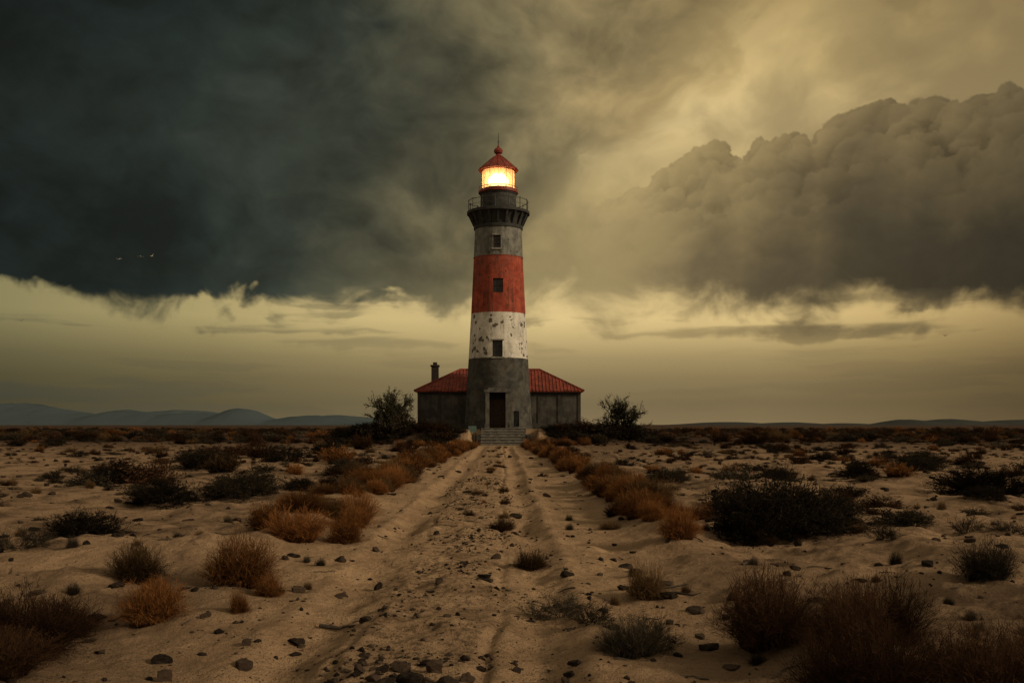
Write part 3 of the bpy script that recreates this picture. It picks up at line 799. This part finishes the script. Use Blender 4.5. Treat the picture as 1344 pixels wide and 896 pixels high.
for i, (x, y, wd, ht) in enumerate([(-2.57, 9.35, .98, .54), (-2.82, 7.8, .70, .40), (-2.7, 12.4, 1.2, .56), (-2.15, 12.8, .8, .42), (-2.44, 15.4, 1.0, .55), (-3.2, 12.9, .7, .42), (-2.3, 14.2, .8, .42),
                                  (-2.22, 8.1, .26, .22), (2.05, 12.1, .72, .46), (2.0, 14.2, .62, .36), (-3.05, 8.6, .5, .26), (-2.2, 9.0, .4, .24)]):
    put("dry_grass_tuft", tufts_rust[i % 4], x, y, wd, ht)
for i, (x, y, wd, ht) in enumerate([(-3.6, 9.6, .75, .46), (.2, 10.7, .58, .28), (-0.1, 14.6, .4, .2), (3.2, 12.6, .5, .24), (1.4, 14.2, .4, .16), (1.15, 8.6, .5, .36)]):
    put("tan_grass_tuft", tufts_tan[i % 2], x, y, wd, ht)
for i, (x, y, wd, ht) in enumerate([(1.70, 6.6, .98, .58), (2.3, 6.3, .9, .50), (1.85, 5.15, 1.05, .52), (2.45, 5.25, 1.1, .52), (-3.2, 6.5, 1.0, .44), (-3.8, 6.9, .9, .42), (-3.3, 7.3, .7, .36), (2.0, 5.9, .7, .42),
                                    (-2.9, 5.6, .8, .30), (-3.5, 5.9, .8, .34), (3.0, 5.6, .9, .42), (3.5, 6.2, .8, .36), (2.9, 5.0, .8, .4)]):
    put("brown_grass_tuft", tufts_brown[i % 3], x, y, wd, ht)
for i, (x, y, wd, ht) in enumerate([(4.15, 8.7, .78, .45), (4.7, 7.9, .7, .36), (.78, 6.6, .62, .34)]):
    put("grey_grass_tuft", tufts_grey[i % 2], x, y, wd, ht)
for i, (x, y, wd, ht) in enumerate([(.95, 6.75, .5, .30), (.40, 8.0, .66, .26), (-5.4, 10.9, .85, .28), (5.75, 14.2, .7, .3), (6.15, 13.4, .6, .32), (4.35, 11.6, .62, .24),
                                    (6.6, 13.2, .8, .22), (-6.4, 9.2, .8, .3), (.62, 7.5, .4, .2)]):
    put("grey_desert_shrub", shr_grey[i % 2], x, y, wd, ht, unit_h=0.62)
for i, (x, y, wd, ht) in enumerate([(3.55, 13.4, 1.8, 1.0), (3.1, 13.0, 1.2, .7), (4.1, 13.2, 1.2, .66), (-5.37, 19.9, 1.6, .66), (-6.4, 18.4, 1.5, .6), (-5.8, 13.5, 1.2, .46), (9.5, 19.9, 2.0, .75),
                                    (8.1, 17.0, .8, .32), (-4.7, 22, .9, .4), (-10.0, 25, 1.5, .6), (8.5, 24.5, 1.4, .55), (6.4, 24, 1.2, .45), (3.7, 23.6, 1.2, .45), (11.5, 28, 1.6, .65), (-9.6, 31, 1.9, .8), (-11.5, 21, 1.4, .55), (-5.0, 30, 1.5, .6), (13.5, 33, 1.8, .7)]):
    put("dark_desert_shrub", shr_dark[i % 3], x, y, wd, ht, unit_h=0.60)

row = empty("roadside_dry_grass", (0, 0, 0))
for side in (-1, 1):
    y = 15.0
    while y < 69:
        cxr = float(road_x(y)); wdt = 2.10 if side < 0 else 2.35
        if y > 38: wdt *= 1-(y-38)/31*0.28
        gap = float(vn(np.array(y/2.2), np.array(side*5.0), 17))
        for k in range(3):
            x = cxr+side*(wdt+abs(random.gauss(0, 0.5)))
            if gap > 0.12 and random.random() < 0.85:
                me = random.choice(tufts_rust+tufts_rust+tufts_tan) if y < 28 else far_rust[random.choice([0, 3, 0, 3, 0, 3, 2, 4])]
                s = random.uniform(0.3, 0.98)
                put("grass_clump", me, x, y+random.uniform(-.3, .3), s*1.1, s*random.uniform(0.42, 0.64), row)
        y += random.uniform(0.4, 0.8)
for i in range(50):
    y = random.uniform(14, 66); x = float(road_x(y))+random.gauss(0.05, 0.3); s = random.uniform(0.12, 0.42)
    put("grass_clump", random.choice(far_rust), x, y, s, s*0.4, row)
for i in range(60):
    y = random.uniform(6, 16); x = random.uniform(-1, 1)*(0.55*y)
    if abs(x-float(road_x(y))) < 1.3: continue
    s = random.uniform(0.08, 0.22)
    put("grass_clump", random.choice(tufts_grey+tufts_tan), x, y, s, s*0.8, row)

plain = empty("desert_scrub", (0, 0, 0))
cnt = 0; tries = 0
while cnt < 6000 and tries < 90000:
    tries += 1
    y = 13+(300-13)*random.random()**0.82
    x = random.uniform(-1, 1)*(0.62*y+6)
    if abs(x-float(road_x(y))) < 3.0 and y < 72: continue
    if ((x+1.4)/13.0)**2+((y-79)/10.0)**2 < 1: continue
    cl = float(vn(np.array(x/6.0), np.array(y/9.0), 91))
    if y < 75 and random.random() > 0.20+cl*1.0: continue
    big = random.random() < 0.2
    s = random.uniform(0.9, 1.8) if big else random.uniform(0.22, 0.85)
    if y > 80: s *= 1.4
    if y < 20: s = min(s, 0.9)
    if random.random() < 0.36: put("scrub_tuft", random.choice(far_rust), x, y, s*1.1, s*random.uniform(0.38, 0.55), plain)
    else: put("scrub_bush", random.choice(far_dark), x, y, s*1.15, s*random.uniform(0.34, 0.52), plain, 0.6)
    cnt += 1
    if y < 90 and abs(x-float(road_x(y))) > 4.5:
        for k in range(3):
            s2 = random.uniform(0.12, 0.42); put("scrub_bush", random.choice(far_dark+far_rust[1:3]), x+random.gauss(0, 1.2), y+random.gauss(0, 1.2), s2, s2*0.4, plain, 0.6)

th = empty("mound_thicket", (0, 0, 0))
def thicket(x, y, wd, ht): put("thicket_bush", random.choice([far_dark[0], far_dark[3], far_dark[0], far_dark[1]]), x, y, wd, ht, th, 0.6)
for i in range(150):
    a_ = random.uniform(math.pi*0.95, math.pi*2.05); rr = random.uniform(0.80, 1.14)
    x = -1.4+12.5*math.cos(a_)*rr; y = 79+9.6*math.sin(a_)*rr
    if SX0-1.1 < x < SX1+1.1 and y < 74: continue
    s = random.uniform(1.0, 2.2); thicket(x, y, s, s*random.uniform(0.32, 0.5))
for x, y, wd, ht in [(-9.8, 72.5, 3.2, 1.7), (-8.4, 72.6, 3.2, 1.8), (-11.4, 73.5, 3.0, 1.2), (-13.3, 74.5, 2.8, 1.0), (-6.6, 71.8, 2.4, 1.1), (-5.2, 71.4, 2.2, .9), (-4.2, 71.2, 1.8, .8),
                     (5.4, 72.4, 3.0, 1.2), (6.8, 72.4, 3.2, 1.6), (8.4, 73, 3.2, 1.4), (9.8, 74, 2.6, 1.0), (3.6, 71.5, 2.2, .9), (2.6, 71.3, 1.6, .7), (-12.5, 76, 3, 1.1), (10.5, 76, 2.8, 1.0)]:
    thicket(x, y, wd, ht)
for i in range(34):
    x = random.choice([random.uniform(-7.5, -2.9), random.uniform(1.6, 5)]); y = random.uniform(66.0, 69.5)
    s = random.uniform(0.6, 1.2); put("grass_clump", far_rust[random.choice([0, 3, 1])], x, y, s, s*0.5, row)

m_tree = veg_mat("tree_foliage", (0.016, 0.015, 0.011), (0.055, 0.050, 0.031), transl=0.3)
def tree(name, x, y, wd, ht, seed):
    me = shrub_mesh(name, m_tree, seed, stems=13, levels=4, kids=4, leaf=0.018, nleaf=4, L0=0.34, r0=0.018, flat=0.72, up=0.40)
    o = bpy.data.objects.new(name, me); o.location = (x, y, float(H(x, y))-0.05)
    V_ = np.array([v.co[:] for v in me.vertices])
    o.scale = (wd/(np.ptp(V_[:, 0])), wd/(np.ptp(V_[:, 1])), ht/(np.percentile(V_[:, 2], 99.7)))
    link(o)
tree("desert_tree", -8.9, 73.6, 4.3, 3.0, 202)
tree("desert_tree", 7.95, 73.6, 4.6, 2.85, 208)

# ------------------------------------------------------------------ STONES
m_rock, nt, out = new_mat("dark_stone")
geo = nt.new('ShaderNodeNewGeometry'); P = geo.outputs['Position']
at = nt.new('ShaderNodeAttribute'); at.attribute_name = 'tint'
nr = nt.noise(P, 22.0, 5, 0.65)
c = nt.mix(E(nt, at.outputs['Fac']), (0.012, 0.009, 0.007, 1), (0.070, 0.048, 0.033, 1))
c = nt.mix(nt.sstep(nr, 0.45, 0.7)*0.3, c, (0.090, 0.064, 0.043, 1))
principled(nt, out, c, 0.95, nr, 0.7, 0.02, spec=0.08)
def rock_proto(seed, sub=2, npl=9):
    bm = bmesh.new(); bmesh.ops.create_icosphere(bm, subdivisions=sub, radius=1.0)
    r = random.Random(seed)
    pl_ = [Vector((r.gauss(0, 1), r.gauss(0, 1), r.gauss(0, 1))).normalized() for _ in range(npl)]
    ds = [r.uniform(0.35, 0.8) for _ in pl_]
    for v in bm.verts:
        for n_, d_ in zip(pl_, ds):
            k = v.co.dot(n_)
            if k > d_: v.co -= n_*(k-d_)
        v.co += v.co.normalized()*r.uniform(-0.06, 0.06)
    V_ = np.array([v.co[:] for v in bm.verts]); F_ = np.array([[q.index for q in f_.verts] for f_ in bm.faces]); bm.free()
    return V_, F_
protos = [rock_proto(i, 3, 12) for i in range(8)]; protos_s = [rock_proto(i+20, 1, 6) for i in range(10)]
def scatter(name, items, pr):
    A = np.array(items); hz = H(A[:, 0], A[:, 1])
    Vs, Fs, Ts = [], [], []; o = 0
    for (x, y, sx, sy, sz), h_ in zip(items, hz):
        v, f = pr[random.randrange(len(pr))]
        a_ = random.uniform(0, 6.283); R = np.array([[math.cos(a_), -math.sin(a_), 0], [math.sin(a_), math.cos(a_), 0], [0, 0, 1]])
        q = (v*np.array([sx, sy, sz]))@R.T+np.array([x, y, h_+sz*0.3])
        Vs.append(q); Fs.append(f+o); Ts.append(np.full(len(q), random.random()**1.6)); o += len(q)
    me = mesh_np(name, np.concatenate(Vs), np.concatenate(Fs), [m_rock], smooth=False, tint=np.concatenate(Ts))
    link(bpy.data.objects.new(name, me))
items = []
for i in range(6500):
    y = 4.6+random.random()**1.6*24; x = float(road_x(y))-0.15+random.gauss(0, 0.45)
    if float(vn(np.array(x/0.45), np.array(y/0.8), 144)) < 0.55 and random.random() < 0.88: continue
    s = min(0.055, 0.005+random.expovariate(1/0.010)); items.append((x, y, s, s*random.uniform(.45, 1), s*random.uniform(.3, .7)))
for i in range(10000):
    y = 4.4+random.random()**1.4*42; x = random.uniform(-1, 1)*(0.6*y+1.5)
    if float(vn(np.array(x/0.9), np.array(y/0.9), 44)) < 0.55 and random.random() < 0.85: continue
    s = min(0.085, 0.006+random.expovariate(1/0.013)); items.append((x, y, s, s*random.uniform(.45, 1), s*random.uniform(.25, .7)))
scatter("gravel", items, protos_s)
items = [(-.69, 9.3, .062, .05, .05), (-5.0, 15.3, .12, .09, .08), (-3.9, 10.3, .07, .05, .05), (-2.32, 6.6, .11, .08, .06), (-1.75, 6.45, .09, .06, .06), (.55, 9.8, .10, .07, .04), (1.45, 9.4, .16, .10, .04),
         (3.3, 13.0, .1, .07, .05), (5.2, 12.2, .09, .07, .05), (3.1, 15, .14, .1, .07), (-4.6, 11.6, .09, .08, .04), (-3.4, 14.2, .13, .1, .08), (2.8, 9.9, .07, .05, .03),
         (-.58, 5.75, .11, .08, .06), (-.46, 6.0, .09, .07, .06), (-.68, 6.05, .07, .06, .05), (-.36, 5.75, .08, .065, .05), (-.80, 5.8, .065, .055, .045), (-.53, 6.25, .06, .05, .04), (-.28, 5.9, .07, .06, .045), (-.72, 5.6, .09, .07, .06), (-.92, 6.0, .055, .045, .04),
         (-1.05, 5.85, .05, .04, .04), (-.95, 6.3, .045, .04, .03), (.1, 5.8, .05, .04, .035), (1.0, 7.5, .06, .05, .03), (-.2, 6.2, .05, .04, .03), (-1.3, 5.95, .05, .04, .03), (.35, 6.0, .05, .04, .03)]
for i in range(760):
    y = 5.5+random.random()**1.2*45; x = random.uniform(-1, 1)*(0.55*y+1)
    if abs(x-float(road_x(y))) < 1.6 and random.random() < 0.6: continue
    s = random.uniform(0.03, 0.09)*(1+y/50); items.append((x, y, s, s*random.uniform(.5, 1), s*random.uniform(.3, .7)))
scatter("stones", items, protos)
parts = []
def stick(x, y, L, a_, r_):
    P_ = []
    for k in range(5):
        t = k/4-0.5; xx = x+math.cos(a_)*L*t+random.gauss(0, L*0.03); yy = y+math.sin(a_)*L*t+random.gauss(0, L*0.03)
        P_.append((xx, yy, float(H(xx, yy))+r_*1.2+random.uniform(0, r_)))
    parts.append(tube_pts(P_, [r_, r_*1.1, r_*0.9, r_*0.7, r_*0.35], 5))
stick(-1.36, 7.75, .30, -0.1, .016); stick(1.35, 9.0, .5, 0.2, .018); stick(1.5, 8.7, .35, -0.5, .012); stick(2.5, 10.6, .4, 1.2, .012)
for i in range(90):
    y = 5+random.random()*16; stick(random.uniform(-1, 1)*(0.5*y+.5), y, random.uniform(0.08, 0.3), random.uniform(0, 3.14), random.uniform(0.003, 0.008))
v, f = merge(parts)
pymesh("dead_sticks", v, f, simple("dead_wood", (0.035, 0.026, 0.019), (0.09, 0.07, 0.05), 30), None, True)

# ------------------------------------------------------------------ BIRDS
mb_l = simple("bird_feathers_light", (0.6, 0.58, 0.52), (0.75, 0.72, 0.66), 9, dirt=0.0)
mb_d = simple("bird_feathers_dark", (0.03, 0.03, 0.03), (0.06, 0.055, 0.05), 9, dirt=0.0)
def bird(x, y, z, s, m, yaw, flap):
    prof = [(-0.42, 0.015), (-0.3, 0.035), (-0.1, 0.075), (0.1, 0.08), (0.25, 0.05), (0.32, 0.052), (0.40, 0.03), (0.48, 0.004)]
    parts = [tube_pts([(0, t, 0.02*math.sin(t*3)) for t, _ in prof], [r for _, r in prof], 8)]
    for sg in (-1, 1):
        pts = [(0.05, 0.15, 0), (0.05, -0.1, 0), (0.45, 0.20, flap*0.30), (0.42, -0.10, flap*0.28), (1.0, 0.0, flap*0.32), (0.95, -0.12, flap*0.30)]
        vv = [(sg*a_, b_, c_+0.012) for a_, b_, c_ in pts]+[(sg*a_, b_, c_-0.006) for a_, b_, c_ in pts]
        ff = [(0, 2, 3, 1), (2, 4, 5, 3), (6, 7, 9, 8), (8, 9, 11, 10), (0, 6, 8, 2), (2, 8, 10, 4), (1, 3, 9, 7), (3, 5, 11, 9), (4, 10, 11, 5)]
        parts.append((vv, ff))
    parts.append(([(-0.03, -0.38, 0), (0.03, -0.38, 0), (0.09, -0.6, 0), (-0.09, -0.6, 0), (0, -0.4, 0.015), (0, -0.58, 0.01)], [(0, 1, 4), (1, 2, 5, 4), (2, 3, 5), (3, 0, 4, 5), (0, 3, 2, 1)]))
    v, f = merge(parts)
    o = pymesh("flying_bird", v, f, m, None, True)
    o.location = (x, y, z); o.scale = (s, s, s); o.rotation_euler = (0.15, random.uniform(-.3, .3), yaw)
for x, z, m, yaw, fl in ((-23.7, 11.4, mb_l, 1.0, 0.8), (-22.4, 11.6, mb_l, 0.3, -0.6), (-21.7, 11.6, mb_l, -0.5, 1.0), (26.1, 6.8, mb_d, 0.2, 1.0), (-29.6, 7.7, mb_d, 0.7, 0.8)):
    bird(x, 60.0, z, 0.2, m, yaw, fl)
print("objects", len(bpy.data.objects), "terrain", nx, ny, time.time()-T0)
